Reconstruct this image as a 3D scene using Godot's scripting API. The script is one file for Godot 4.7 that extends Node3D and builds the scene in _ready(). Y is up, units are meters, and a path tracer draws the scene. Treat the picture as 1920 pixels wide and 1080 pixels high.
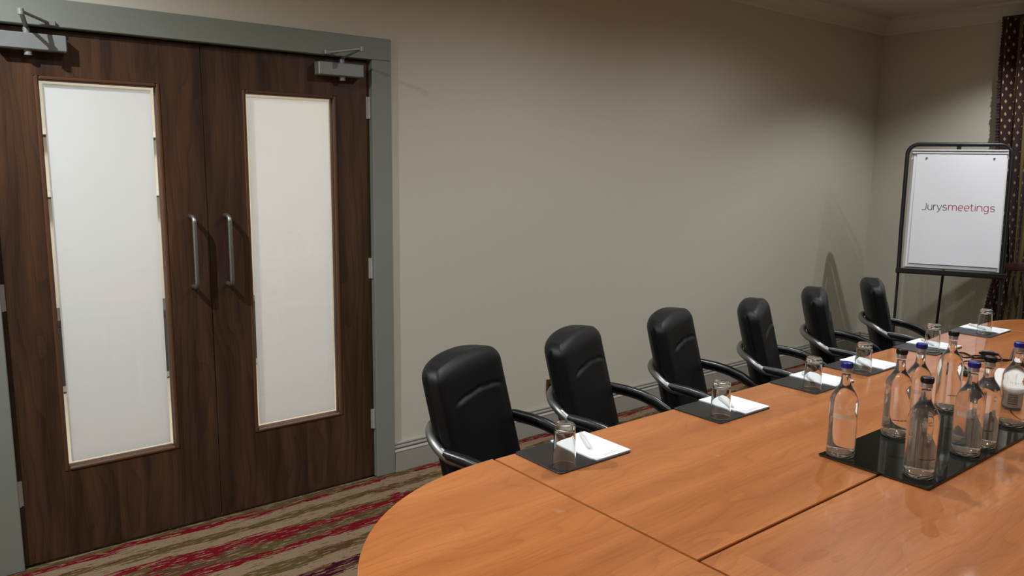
extends Node3D
# A meeting room: walnut double doors, a long table laid for six, leather chairs and a flip chart.
# The wall with the doors is the plane z = 0, x runs along it towards the far wall, y is up.

const TOP := 0.73          # table top height
const FAR := 4.79          # far wall
const CEIL := 2.78

class MB:
	var v := PackedVector3Array()
	var n := PackedVector3Array()
	var t := PackedVector2Array()
	var ix := PackedInt32Array()
	var X := Transform3D()
	var us := 1.0
	var turn_uv := false
	var uvo := Vector2.ZERO

	func vert(p: Vector3, nn: Vector3, uv: Vector2) -> int:
		v.append(X * p)
		n.append((X.basis * nn).normalized())
		t.append(uv)
		return v.size() - 1

	func tri(a: int, b: int, c: int) -> void:
		var f := (v[b] - v[a]).cross(v[c] - v[a])
		if f.dot(n[a] + n[b] + n[c]) > 0.0:
			ix.append_array([a, c, b])
		else:
			ix.append_array([a, b, c])

	func plane_uv(p: Vector3, nn: Vector3) -> Vector2:
		var w := nn.abs()
		var q: Vector2
		if w.y >= w.x and w.y >= w.z:
			q = Vector2(p.x, p.z)
		elif w.x >= w.z:
			q = Vector2(p.z, p.y)
		else:
			q = Vector2(p.x, p.y)
		if turn_uv:
			q = Vector2(q.y, q.x)
		return q * us + uvo

	func face(pts: Array, out: Vector3) -> void:
		# a flat convex face; out says roughly where its outside is
		var nn: Vector3 = (pts[1] - pts[0]).cross(pts[2] - pts[0]).normalized()
		if nn.dot(out) < 0.0:
			nn = -nn
		var first := v.size()
		for p in pts:
			vert(p, nn, plane_uv(p, nn))
		for k in range(1, pts.size() - 1):
			tri(first, first + k, first + k + 1)

	func box(c: Vector3, s: Vector3, b := 0.0) -> void:
		var h := s * 0.5
		b = minf(b, minf(h.x, minf(h.y, h.z)) * 0.9)
		var i := h - Vector3(b, b, b)
		for ax in 3:
			for sg in [-1.0, 1.0]:
				var o := Vector3.ZERO
				o[ax] = sg
				var u := (ax + 1) % 3
				var w := (ax + 2) % 3
				var q := []
				for k in [[-1.0, -1.0], [1.0, -1.0], [1.0, 1.0], [-1.0, 1.0]]:
					var p := Vector3.ZERO
					p[ax] = sg * h[ax]
					p[u] = k[0] * i[u]
					p[w] = k[1] * i[w]
					q.append(c + p)
				face(q, o)
		if b <= 0.0:
			return
		for ax in 3:
			var u := (ax + 1) % 3
			var w := (ax + 2) % 3
			for su in [-1.0, 1.0]:
				for sw in [-1.0, 1.0]:
					var q := []
					for k in [[-1.0, 0], [1.0, 0], [1.0, 1], [-1.0, 1]]:
						var p := Vector3.ZERO
						p[ax] = k[0] * i[ax]
						p[u] = su * (h[u] if k[1] == 0 else i[u])
						p[w] = sw * (i[w] if k[1] == 0 else h[w])
						q.append(c + p)
					var o := Vector3.ZERO
					o[u] = su
					o[w] = sw
					face(q, o)
		for sx in [-1.0, 1.0]:
			for sy in [-1.0, 1.0]:
				for sz in [-1.0, 1.0]:
					var s3 := Vector3(sx, sy, sz)
					face([c + s3 * Vector3(h.x, i.y, i.z), c + s3 * Vector3(i.x, h.y, i.z), c + s3 * Vector3(i.x, i.y, h.z)], s3)

	func prism(poly: Array, y0: float, y1: float, bev := 0.0) -> void:
		# a convex outline in x and z (Vector2), from y0 to y1, its upper edge bevelled
		var m := poly.size()
		var mid := Vector2.ZERO
		for p in poly:
			mid += p / float(m)
		var inner := []
		for k in m:
			var a: Vector2 = poly[(k + m - 1) % m]
			var b: Vector2 = poly[(k + 1) % m]
			var d := (b - a).normalized()
			var nn := Vector2(d.y, -d.x)
			if nn.dot(poly[k] - mid) < 0.0:
				nn = -nn
			inner.append(poly[k] - nn * bev)
		var top := []
		var bottom := []
		for k in m:
			top.append(Vector3(inner[k].x, y1, inner[k].y))
			bottom.append(Vector3(poly[k].x, y0, poly[k].y))
		face(top, Vector3.UP)
		face(bottom, Vector3.DOWN)
		for k in m:
			var a: Vector2 = poly[k]
			var b: Vector2 = poly[(k + 1) % m]
			var e := (a + b) * 0.5 - mid
			var o := Vector3(e.x, 0, e.y)
			face([Vector3(a.x, y0, a.y), Vector3(b.x, y0, b.y), Vector3(b.x, y1 - bev, b.y), Vector3(a.x, y1 - bev, a.y)], o)
			if bev > 0.0:
				face([Vector3(a.x, y1 - bev, a.y), Vector3(b.x, y1 - bev, b.y), top[(k + 1) % m], top[k]], o + Vector3.UP * e.length())

	func lathe(runs: Array, seg := 32, c := Vector3.ZERO) -> void:
		# each run is a smooth stretch of (radius, height); up along the outside, down along an inside
		for run in runs:
			var m: int = run.size()
			var first := v.size()
			for j in m:
				var a: Vector2 = run[maxi(j - 1, 0)]
				var b: Vector2 = run[mini(j + 1, m - 1)]
				var d := (b - a).normalized()
				var q := Vector2(d.y, -d.x)
				for k in seg + 1:
					var g := TAU * k / seg
					vert(c + Vector3(run[j].x * cos(g), run[j].y, run[j].x * sin(g)), Vector3(q.x * cos(g), q.y, q.x * sin(g)), Vector2(float(k) / seg, run[j].y))
			for j in m - 1:
				for k in seg:
					var p := first + j * (seg + 1) + k
					if run[j].x > 1e-6:
						tri(p, p + 1, p + seg + 1)
					if run[j + 1].x > 1e-6:
						tri(p + 1, p + seg + 2, p + seg + 1)

	func tube(pts: Array, r, seg := 10, ry := -1.0, caps := true) -> void:
		# a round (or, with ry, oval) tube; r is a number or one number for each point
		var m := pts.size()
		var side := Vector3.ZERO
		var first := v.size()
		var rings := []
		for j in m:
			var d: Vector3 = (pts[mini(j + 1, m - 1)] - pts[maxi(j - 1, 0)]).normalized()
			if j == 0:
				side = d.cross(Vector3.UP)
				if side.length() < 0.01:
					side = d.cross(Vector3.RIGHT)
			side = (side - d * side.dot(d)).normalized()
			var up := side.cross(d).normalized()
			var ra: float = r[j] if r is Array else r
			var rb := ra if ry < 0.0 else ra * ry
			for k in seg + 1:
				var g := TAU * k / seg
				var o := side * cos(g) * ra + up * sin(g) * rb
				vert(pts[j] + o, side * cos(g) * rb + up * sin(g) * ra, Vector2(float(k) / seg, j))
			rings.append([pts[j], d])
		for j in m - 1:
			for k in seg:
				var p := first + j * (seg + 1) + k
				tri(p, p + 1, p + seg + 1)
				tri(p + 1, p + seg + 2, p + seg + 1)
		if caps:
			for e in [[0, -1.0], [m - 1, 1.0]]:
				var nn: Vector3 = rings[e[0]][1] * e[1]
				var mid := vert(rings[e[0]][0], nn, Vector2.ZERO)
				var b0 := v.size()
				for k in seg + 1:
					v.append(v[first + e[0] * (seg + 1) + k])
					n.append((X.basis * nn).normalized())
					t.append(Vector2.ZERO)
				for k in seg:
					tri(mid, b0 + k, b0 + k + 1)

	func grid(rows: Array, wrap := false, sgn := 1.0, uvs = null) -> void:
		# a smooth sheet through rows of points
		var m := rows.size()
		var w: int = rows[0].size()
		var first := v.size()
		for j in m:
			for k in w:
				var du: Vector3
				if wrap:
					du = rows[j][(k + 1) % w] - rows[j][(k + w - 1) % w]
					if du.length() < 1e-7:
						du = rows[mini(maxi(j, 1), m - 2)][(k + 1) % w] - rows[mini(maxi(j, 1), m - 2)][(k + w - 1) % w]
				else:
					du = rows[j][mini(k + 1, w - 1)] - rows[j][maxi(k - 1, 0)]
				var dv: Vector3 = rows[mini(j + 1, m - 1)][k] - rows[maxi(j - 1, 0)][k]
				var nn := du.cross(dv) * sgn
				vert(rows[j][k], nn if nn.length() > 1e-12 else Vector3.UP, uvs[j][k] if uvs != null else plane_uv(rows[j][k], nn.normalized()))
		var last := w if wrap else w - 1
		for j in m - 1:
			for k in last:
				var a := first + j * w + k
				var b := first + j * w + (k + 1) % w
				tri(a, b, a + w)
				tri(b, b + w, a + w)

	func mesh() -> ArrayMesh:
		var a := []
		a.resize(Mesh.ARRAY_MAX)
		a[Mesh.ARRAY_VERTEX] = v
		a[Mesh.ARRAY_NORMAL] = n
		a[Mesh.ARRAY_TEX_UV] = t
		a[Mesh.ARRAY_INDEX] = ix
		var m := ArrayMesh.new()
		m.add_surface_from_arrays(Mesh.PRIMITIVE_TRIANGLES, a)
		return m


var M := {}
var taken := {}

func numbered(called: String) -> String:
	taken[called] = taken.get(called, -1) + 1
	return called if taken[called] == 0 else "%s_%03d" % [called, taken[called]]

func part(called: String, b, m: Material, parent: Node3D) -> MeshInstance3D:
	var o := MeshInstance3D.new()
	o.name = numbered(called) if parent == self else called
	o.mesh = b.mesh() if b is MB else b
	o.material_override = m
	o.cast_shadow = GeometryInstance3D.SHADOW_CASTING_SETTING_DOUBLE_SIDED
	parent.add_child(o, true)
	return o

func thing(called: String, label: String, category: String, at := Vector3.ZERO, turn := 0.0, group := "") -> Node3D:
	var o := Node3D.new()
	o.name = numbered(called)
	add_child(o)
	o.position = at
	o.rotation.y = turn
	tag(o, label, category, group)
	return o

func tag(o: Node3D, label: String, category: String, group := "") -> void:
	o.set_meta("label", label)
	o.set_meta("category", category)
	if group:
		o.set_meta("group", group)

func copy_of(src: Node3D, label: String, at: Vector3, turn: float) -> Node3D:
	var o: Node3D = src.duplicate()
	o.name = numbered(String(src.name))
	add_child(o)
	o.position = at
	o.rotation.y = turn
	o.set_meta("label", label)
	return o

func struct(called: String, b, m: Material, label := "") -> MeshInstance3D:
	var o := part(called, b, m, self)
	o.set_meta("kind", "structure")
	if label:
		o.set_meta("label", label)
	return o

func struct_node(called: String, label: String, at := Vector3.ZERO) -> Node3D:
	var o := Node3D.new()
	o.name = numbered(called)
	add_child(o)
	o.position = at
	o.set_meta("kind", "structure")
	o.set_meta("label", label)
	return o

func plain(called: String, c: Color, rough := 0.8, metal := 0.0, spec := 0.5) -> StandardMaterial3D:
	var m := StandardMaterial3D.new()
	m.resource_name = called
	m.albedo_color = c
	m.roughness = rough
	m.metallic = metal
	m.metallic_specular = spec
	m.texture_filter = BaseMaterial3D.TEXTURE_FILTER_LINEAR_WITH_MIPMAPS
	M[called] = m
	return m

func c8(r: float, g: float, b: float) -> Color:
	return Color(r / 255.0, g / 255.0, b / 255.0)

func noise(seed_: int, octaves := 3) -> FastNoiseLite:
	var f := FastNoiseLite.new()
	f.seed = seed_
	f.noise_type = FastNoiseLite.TYPE_SIMPLEX
	f.frequency = 1.0
	f.fractal_octaves = octaves
	return f

func picture(w: int, h: int, shade: Callable) -> ImageTexture:
	var d := PackedByteArray()
	d.resize(w * h * 3)
	var p := 0
	for y in h:
		for x in w:
			var c: Color = shade.call((x + 0.5) / w, (y + 0.5) / h)
			d[p] = int(clampf(c.r, 0, 1) * 255.0)
			d[p + 1] = int(clampf(c.g, 0, 1) * 255.0)
			d[p + 2] = int(clampf(c.b, 0, 1) * 255.0)
			p += 3
	return ImageTexture.create_from_image(Image.create_from_data(w, h, false, Image.FORMAT_RGB8, d))

func noise_relief(m: StandardMaterial3D, seed_: int, freq: float, tile: float, depth_cm: float, octaves := 3) -> void:
	var t := NoiseTexture2D.new()
	var f := noise(seed_, octaves)
	f.frequency = freq
	t.noise = f
	t.width = 512
	t.height = 512
	t.seamless = true
	m.heightmap_enabled = true
	m.heightmap_texture = t
	m.heightmap_scale = depth_cm
	m.uv1_triplanar = true
	m.uv1_scale = Vector3.ONE / tile

func make_materials() -> void:
	noise_relief(plain("wall_paint", c8(195, 190, 174), 0.75, 0.0, 0.35), 11, 0.09, 0.45, 0.03)
	plain("ceiling_paint", c8(206, 204, 192), 0.85, 0.0, 0.3)
	plain("grey_paint", c8(126, 130, 120), 0.45, 0.0, 0.4)
	plain("skirting_paint", c8(152, 150, 140), 0.45, 0.0, 0.4)
	plain("silver", c8(142, 142, 140), 0.4, 0.95)
	plain("satin_steel", c8(150, 150, 146), 0.38, 0.9)
	plain("closer_silver", c8(136, 140, 138), 0.4, 0.3)
	plain("black_plastic", c8(16, 17, 18), 0.3)
	plain("black_metal", c8(14, 14, 15), 0.35)
	plain("brass", c8(126, 90, 68), 0.3, 0.8)
	plain("white_plastic", c8(225, 222, 214), 0.4)
	plain("paper", c8(232, 234, 238), 0.8, 0.0, 0.3)
	plain("board_white", c8(222, 222, 220), 0.5)
	plain("grey_ink", c8(74, 72, 76), 0.8)
	plain("red_ink", c8(160, 30, 66), 0.8)
	plain("pale_ink", c8(150, 155, 165), 0.8)
	plain("mat_black", c8(34, 31, 29), 0.42)
	plain("tray_glass", c8(16, 20, 19), 0.06, 0.0, 0.6)
	plain("cap_blue", c8(32, 36, 128), 0.25)
	plain("cap_black", c8(14, 14, 16), 0.25)
	plain("cap_silver", c8(188, 188, 190), 0.3, 0.7)
	plain("projector_grey", c8(120, 118, 104), 0.5)
	plain("console_black", c8(24, 22, 22), 0.35)
	plain("corridor_wall", c8(226, 220, 210), 0.8)
	plain("corridor_floor", c8(214, 202, 186), 0.3)
	plain("hinge_grey", c8(176, 174, 166), 0.4, 0.2)
	plain("clamp_grey", c8(196, 198, 200), 0.35)

	var leather := plain("leather", c8(17, 18, 20), 0.45, 0.0, 0.36)
	noise_relief(leather, 5, 0.14, 0.12, 0.02)

	var film := plain("frosted_film", c8(215, 220, 223), 0.85, 0.0, 0.3)
	film.backlight_enabled = true
	film.backlight = Color.WHITE

	var pane := plain("clear_pane", Color(1, 1, 1, 0.03), 0.02)
	pane.transparency = BaseMaterial3D.TRANSPARENCY_ALPHA
	var shell := plain("bottle_glass", Color(0.96, 1.0, 0.99, 0.03), 0.01)
	shell.transparency = BaseMaterial3D.TRANSPARENCY_ALPHA
	var solid := plain("solid_glass", Color(0.97, 0.985, 0.98, 0.0), 0.0)
	solid.refraction_enabled = true
	solid.refraction_scale = 0.05
	var water := plain("water", Color(1, 1, 1, 0.0), 0.0)
	water.refraction_enabled = true
	water.refraction_scale = 0.033
	var etched := plain("etched_print", Color(0.85, 0.85, 0.82, 0.25), 0.6)
	etched.transparency = BaseMaterial3D.TRANSPARENCY_ALPHA

	# cherry-coloured veneer of the table: 3.6 m along the grain, 0.9 m across
	var n1 := noise(21, 3)
	var n2 := noise(22, 2)
	var n3 := noise(23, 2)
	var cherry := plain("cherry_veneer", Color.WHITE, 0.36, 0.0, 0.35)
	cherry.albedo_texture = picture(2048, 640, func(u: float, w: float) -> Color:
		var x := u * 3.6
		var z := w * 0.9
		var bend := n1.get_noise_2d(x * 0.7, z * 2.6) * 0.11 + n2.get_noise_2d(x * 2.2, z * 7.0) * 0.014
		var ring := (z + bend) * 26.0
		var f := ring - floorf(ring)
		var line := pow(f, 5.0)
		var fibre := n3.get_noise_2d(x * 5.0, z * 230.0)
		var broad := n2.get_noise_2d(x * 0.5 + 9.0, z * 9.0)
		var d := clampf(0.34 + line * 0.22 + fibre * 0.16 + broad * 0.24, 0.0, 1.0)
		return c8(194, 121, 62).lerp(c8(148, 81, 36), d))
	cherry.clearcoat_enabled = true
	cherry.clearcoat = 0.7
	cherry.clearcoat_roughness = 0.06

	# walnut veneer of the doors: 0.8 m across, 2.1 m along the grain
	var walnut := plain("walnut_veneer", Color.WHITE, 0.42, 0.0, 0.4)
	var walnut_picture := picture(512, 768, func(u: float, w: float) -> Color:
		var x := u * 0.8
		var y := w * 2.1
		var bend := n1.get_noise_2d(x * 3.0 + 31.0, y * 0.8) * 0.07
		var ring := (x + bend) * 22.0
		var f := ring - floorf(ring)
		var line := pow(f, 3.0)
		var fibre := n3.get_noise_2d(x * 210.0, y * 4.0)
		var broad := n2.get_noise_2d(x * 9.0, y * 0.7)
		var d := clampf(0.45 + line * 0.3 + fibre * 0.22 + broad * 0.42, 0.0, 1.0)
		return c8(86, 60, 41).lerp(c8(50, 34, 25), d))
	walnut.albedo_texture = walnut_picture
	plain("walnut_bead", c8(86, 58, 39), 0.35, 0.0, 0.45)

	# carpet: ragged stripes along x, woven red, olive, taupe and plum; 2.4 m by 1.3 m
	var k1 := noise(41, 4)
	var k2 := noise(42, 3)
	var k3 := noise(43, 2)
	var taupe := c8(122, 102, 81)
	var red := c8(95, 16, 25)
	var olive := c8(79, 65, 39)
	var plum := c8(52, 13, 25)
	var brown := c8(76, 52, 37)
	var stripes := [[0.0, 0.03, olive], [0.03, 0.075, red], [0.075, 0.14, taupe], [0.14, 0.195, olive], [0.195, 0.25, taupe], [0.25, 0.325, red], [0.325, 0.4, brown], [0.4, 0.465, red], [0.465, 0.535, taupe], [0.535, 0.61, olive], [0.61, 0.675, taupe], [0.675, 0.755, plum], [0.755, 0.83, taupe], [0.83, 0.9, red], [0.9, 0.98, olive], [0.98, 1.05, taupe], [1.05, 1.12, olive], [1.12, 1.2, red], [1.2, 1.3, taupe]]
	var carpet := plain("carpet", Color.WHITE, 0.95, 0.0, 0.15)
	carpet.albedo_texture = picture(1024, 1024, func(u: float, w: float) -> Color:
		var x := u * 2.4
		var z := w * 1.3
		var s := z + k1.get_noise_2d(x * 3.4, z * 34.0) * 0.022 + k2.get_noise_2d(x * 0.9, z * 2.0) * 0.016
		s = fposmod(s, 1.3)
		var c := taupe
		for e in stripes:
			if s >= e[0] and s < e[1]:
				c = e[2]
				var broad := k2.get_noise_2d(x * 1.5 + 17.0, z * 10.0)
				var fleck := k1.get_noise_2d(x * 8.0 + 5.0, z * 70.0)
				if c != taupe:
					if fleck > 0.4:
						c = taupe
					elif broad < -0.3:
						c = olive if e[2] == red or e[2] == brown else brown
					elif broad > 0.36 and e[2] == brown:
						c = red
				elif fleck > 0.52:
					c = olive
		var pile := 1.0 + k3.get_noise_2d(x * 170.0, z * 170.0) * 0.13
		return Color(c.r * pile, c.g * pile, c.b * pile))
	var pile_tex := NoiseTexture2D.new()
	var pf := noise(44, 2)
	pf.frequency = 0.35
	pile_tex.noise = pf
	pile_tex.seamless = true
	carpet.heightmap_enabled = true
	carpet.heightmap_texture = pile_tex
	carpet.heightmap_scale = 0.2

	# curtain print: dark stripes with a lattice of pale lozenges between plain gold stripes; 0.36 m repeat
	var cloth := plain("curtain_print", Color.WHITE, 0.75, 0.0, 0.3)
	cloth.rim_enabled = true
	cloth.rim = 0.25
	cloth.albedo_texture = picture(384, 384, func(u: float, w: float) -> Color:
		var x := u * 0.36
		var y := w * 0.36
		var col := c8(112, 96, 56)
		var in_band := x > 0.02 and x < 0.15 or x > 0.2 and x < 0.33
		if in_band:
			var bx := x - (0.02 if x < 0.17 else 0.2)
			col = c8(54, 24, 23)
			var gx := bx / 0.065
			var gy := y / 0.09
			var a := absf(fposmod(gx, 1.0) - 0.5) * 0.065 + absf(fposmod(gy, 1.0) - 0.5) * 0.065
			var b := absf(fposmod(gx + 0.5, 1.0) - 0.5) * 0.065 + absf(fposmod(gy + 0.5, 1.0) - 0.5) * 0.065
			if minf(a, b) < 0.011:
				col = c8(178, 156, 118)
			elif minf(a, b) < 0.016:
				col = c8(30, 12, 14)
			if bx < 0.006 or bx > 0.124:
				col = c8(28, 12, 12)
		elif x > 0.165 and x < 0.185:
			col = c8(134, 116, 70)
		var weave := 1.0 + k3.get_noise_2d(x * 500.0, y * 120.0) * 0.12
		return Color(col.r * weave, col.g * weave, col.b * weave))
	var braid := plain("curtain_fringe", c8(52, 26, 26), 0.8)
	braid.rim_enabled = true
	braid.rim = 0.2
	plain("tie_band", c8(64, 26, 28), 0.7)


# ---------------------------------------------------------------- lights

func downlight(x: float, z: float, energy: float, angle: float, blend: float, label: String) -> void:
	var t := thing("ceiling_downlight", label, "ceiling light", Vector3(x, CEIL, z), 0.0, "recessed ceiling downlights")
	var ring := MB.new()
	ring.lathe([[Vector2(0.046, -0.004), Vector2(0.062, -0.006), Vector2(0.07, -0.001)], [Vector2(0.07, -0.001), Vector2(0.046, -0.001)]], 24)
	part("trim_ring", ring, M.satin_steel, t)
	var lens := MB.new()
	lens.lathe([[Vector2(0.0, -0.002), Vector2(0.046, -0.002)]], 24)
	part("lamp_lens", lens, M.lamp_glow, t)
	var s := SpotLight3D.new()
	s.name = "lamp_light"
	t.add_child(s)
	s.position = Vector3(0, -0.012, 0)
	s.rotation.x = -PI / 2
	s.light_energy = energy
	s.light_color = Color(0.97, 0.985, 1.0)
	s.light_size = 0.012
	s.spot_range = 14.0
	s.spot_attenuation = 2.0
	s.spot_angle = angle
	s.spot_angle_attenuation = blend
	s.shadow_enabled = true

func _ready() -> void:
	# camera
	var yaw := deg_to_rad(38.6048)
	var pitch := deg_to_rad(9.1197)
	var roll := deg_to_rad(0.7883)
	var fw := Vector3(sin(yaw) * cos(pitch), -sin(pitch), -cos(yaw) * cos(pitch))
	var r0 := fw.cross(Vector3.UP).normalized()
	var u0 := r0.cross(fw)
	var cam := Camera3D.new()
	cam.name = "camera"
	cam.transform = Transform3D(Basis(r0 * cos(roll) + u0 * sin(roll), u0 * cos(roll) - r0 * sin(roll), -fw), Vector3(-1.8174, 1.58183, 3.37025))
	cam.fov = rad_to_deg(2.0 * atan(540.0 / 1467.42))
	cam.near = 0.05
	add_child(cam)
	cam.current = true
	# environment: a closed room, black outside
	var env := Environment.new()
	env.background_mode = Environment.BG_COLOR
	env.background_color = Color.BLACK
	env.tonemap_mode = Environment.TONE_MAPPER_LINEAR
	env.tonemap_exposure = 1.0
	env.sdfgi_enabled = true
	env.ssao_enabled = true
	env.ssil_enabled = true
	var we := WorldEnvironment.new()
	we.name = "environment"
	we.environment = env
	add_child(we)
	make_materials()
	var glow := plain("lamp_glow", c8(255, 250, 240), 0.5)
	glow.emission_enabled = true
	glow.emission = c8(255, 246, 232)
	glow.emission_energy_multiplier = 36.0
	# downlights in two rows over the table and one by the doors
	for e in [[3.9, 1.4, 1.6, 65.0, 0.5, "over the flip chart side"], [2.3, 1.4, 1.9, 79.0, 1.0, "over the chairs next to the flip chart end"], [0.7, 1.4, 2.0, 79.0, 1.0, "over the second and third chairs"], [-0.9, 1.4, 0.6, 80.0, 1.0, "between the double doors and the rounded table end"], [3.92, 2.5, 0.8, 68.0, 0.7, "past the far rounded table end"], [2.3, 2.5, 0.5, 70.0, 0.8, "over the table beyond the projector"], [0.7, 2.5, 1.0, 70.0, 0.8, "over the tray of bottles"], [-0.9, 2.5, 0.6, 70.0, 0.8, "over the rounded table end nearer the doors"]]:
		downlight(e[0], e[1], e[2], e[3], e[4], "round recessed ceiling downlight " + e[5])
	downlight(-2.1, 0.9, 6.0, 85.0, 1.0, "bright round recessed downlight beside the double doors")
	corridor_lights()

	build_room()
	build_doors()
	build_corridor()
	build_curtain()
	build_table()
	build_chairs()
	build_flip_chart()
	build_place_settings()
	build_bottles()
	build_projector()
	build_socket()

func corridor_lights() -> void:
	for x in [-1.9, -0.2]:
		var t := thing("corridor_light_panel", "square %s white ceiling panel light in the corridor beyond the doors" % ("cool" if x < -1.0 else "warm"), "ceiling light", Vector3(x, 2.6, -1.25), 0.0, "corridor panel lights")
		var b := MB.new()
		b.box(Vector3(0, -0.01, 0), Vector3(0.62, 0.02, 0.62), 0.004)
		part("housing", b, M.white_plastic, t)
		var d := MB.new()
		d.box(Vector3(0, -0.022, 0), Vector3(0.56, 0.004, 0.56))
		part("lamp_diffuser", d, M.lamp_glow_panel if M.has("lamp_glow_panel") else panel_glow(), t)
		var a := AreaLight3D.new()
		a.name = "panel_light"
		t.add_child(a)
		a.position = Vector3(0, -0.03, 0)
		a.rotation.x = -PI / 2
		a.area_size = Vector2(0.56, 0.56)
		a.light_energy = 2.0 if x < -1.0 else 4.6
		a.area_range = 8.0
		a.light_color = Color(0.9, 1.0, 1.02) if x < -1.0 else Color(1.0, 0.96, 0.9)
		a.shadow_enabled = true

func panel_glow() -> StandardMaterial3D:
	var m := plain("lamp_glow_panel", Color.WHITE, 0.5)
	m.emission_enabled = true
	m.emission = Color(1.0, 0.98, 0.95)
	m.emission_energy_multiplier = 3.0
	return m


# ---------------------------------------------------------------- the room

func wall_profile(b: MB, outline: Array, from: Vector3, to: Vector3, inward: Vector3) -> void:
	# a moulding: outline of (out from the wall, height) points swept from one end to the other
	var m := outline.size()
	for k in m - 1:
		var p: Vector2 = outline[k]
		var q: Vector2 = outline[k + 1]
		var d := q - p
		var o := inward * d.y - Vector3.UP * d.x
		var a := inward * p.x + Vector3.UP * p.y
		var c := inward * q.x + Vector3.UP * q.y
		b.face([from + a, to + a, to + c, from + c], o)
	for e in [from, to]:
		var cap := []
		for p in outline:
			cap.append(e + inward * p.x + Vector3.UP * p.y)
		b.face(cap, (e - (from + to) * 0.5))

func build_room() -> void:
	var x0 := -3.4
	var z1 := 5.2
	var f := MB.new()
	f.us = 1.0
	f.face([Vector3(x0, 0, -0.0), Vector3(FAR, 0, 0.0), Vector3(FAR, 0, z1), Vector3(x0, 0, z1)], Vector3.UP)
	f.box(Vector3((x0 + FAR) / 2, -0.06, z1 / 2 - 0.08), Vector3(FAR - x0 + 0.3, 0.1, z1 + 0.16))
	M.carpet.uv1_scale = Vector3(1 / 2.4, 1 / 1.3, 1)
	struct("floor", f, M.carpet, "striped carpet in red, olive, taupe and plum")
	var c := MB.new()
	c.box(Vector3((x0 + FAR) / 2, CEIL + 0.05, z1 / 2), Vector3(FAR - x0 + 0.3, 0.1, z1 + 0.3))
	struct("ceiling", c, M.ceiling_paint)
	# the wall with the doors has an opening for them
	var w := MB.new()
	w.box(Vector3((x0 - 1.535) / 2, CEIL / 2, -0.06), Vector3(-1.535 - x0, CEIL, 0.12))
	w.box(Vector3((0.018 + FAR) / 2, CEIL / 2, -0.06), Vector3(FAR - 0.018, CEIL, 0.12))
	w.box(Vector3((-1.535 + 0.018) / 2, (2.062 + CEIL) / 2, -0.06), Vector3(1.553, CEIL - 2.062, 0.12))
	struct("wall_left", w, M.wall_paint, "plain beige wall with the double doors")
	w = MB.new()
	w.box(Vector3(FAR + 0.06, CEIL / 2, z1 / 2), Vector3(0.12, CEIL, z1))
	struct("wall_far", w, M.wall_paint)
	w = MB.new()
	w.box(Vector3((x0 + FAR) / 2, CEIL / 2, z1 + 0.06), Vector3(FAR - x0, CEIL, 0.12))
	struct("wall_right", w, M.wall_paint)
	w = MB.new()
	w.box(Vector3(x0 - 0.06, CEIL / 2, z1 / 2), Vector3(0.12, CEIL, z1))
	struct("wall_back", w, M.wall_paint)
	# skirting with a grooved top moulding
	var sk := [Vector2(0.0, 0.155), Vector2(0.010, 0.155), Vector2(0.013, 0.150), Vector2(0.013, 0.144), Vector2(0.009, 0.142), Vector2(0.009, 0.139), Vector2(0.015, 0.137), Vector2(0.017, 0.131), Vector2(0.017, 0.127), Vector2(0.011, 0.125), Vector2(0.011, 0.120), Vector2(0.020, 0.112), Vector2(0.022, 0.108), Vector2(0.020, 0.104), Vector2(0.020, 0.0)]
	sk.reverse()
	var runs := {"left": [[Vector3(0.108, 0, 0), Vector3(FAR, 0, 0), Vector3.BACK], [Vector3(x0, 0, 0), Vector3(-1.63, 0, 0), Vector3.BACK]], "far": [[Vector3(FAR, 0, 0.02), Vector3(FAR, 0, z1), Vector3.LEFT]], "right": [[Vector3(x0, 0, z1), Vector3(FAR, 0, z1), Vector3.FORWARD]], "back": [[Vector3(x0, 0, 0.02), Vector3(x0, 0, z1), Vector3.RIGHT]]}
	for side in runs:
		var b := MB.new()
		for e in runs[side]:
			wall_profile(b, sk, e[0], e[1], e[2])
		struct("baseboard_" + side, b, M.skirting_paint)
	# coved cornice
	var cv := [Vector2(0.0, 2.66), Vector2(0.012, 2.66), Vector2(0.014, 2.672)]
	for k in 9:
		var g := PI / 2 * k / 8.0
		cv.append(Vector2(0.1 - 0.082 * cos(g), 2.676 + 0.082 * sin(g)))
	cv.append_array([Vector2(0.112, 2.76), Vector2(0.114, CEIL)])
	var cr := [[Vector3(x0, 0, 0), Vector3(FAR, 0, 0), Vector3.BACK], [Vector3(FAR, 0, 0), Vector3(FAR, 0, z1), Vector3.LEFT], [Vector3(x0, 0, z1), Vector3(FAR, 0, z1), Vector3.FORWARD], [Vector3(x0, 0, 0), Vector3(x0, 0, z1), Vector3.RIGHT]]
	for e in cr:
		var b := MB.new()
		for k in cv.size() - 1:
			var p: Vector2 = cv[k]
			var q: Vector2 = cv[k + 1]
			var d := q - p
			b.face([e[0] + e[2] * p.x + Vector3.UP * p.y, e[1] + e[2] * p.x + Vector3.UP * p.y, e[1] + e[2] * q.x + Vector3.UP * q.y, e[0] + e[2] * q.x + Vector3.UP * q.y], e[2] * d.y - Vector3.UP * d.x)
		struct("trim_%d" % (cr.find(e) + 1), b, M.ceiling_paint, "coved plaster cornice")

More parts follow.
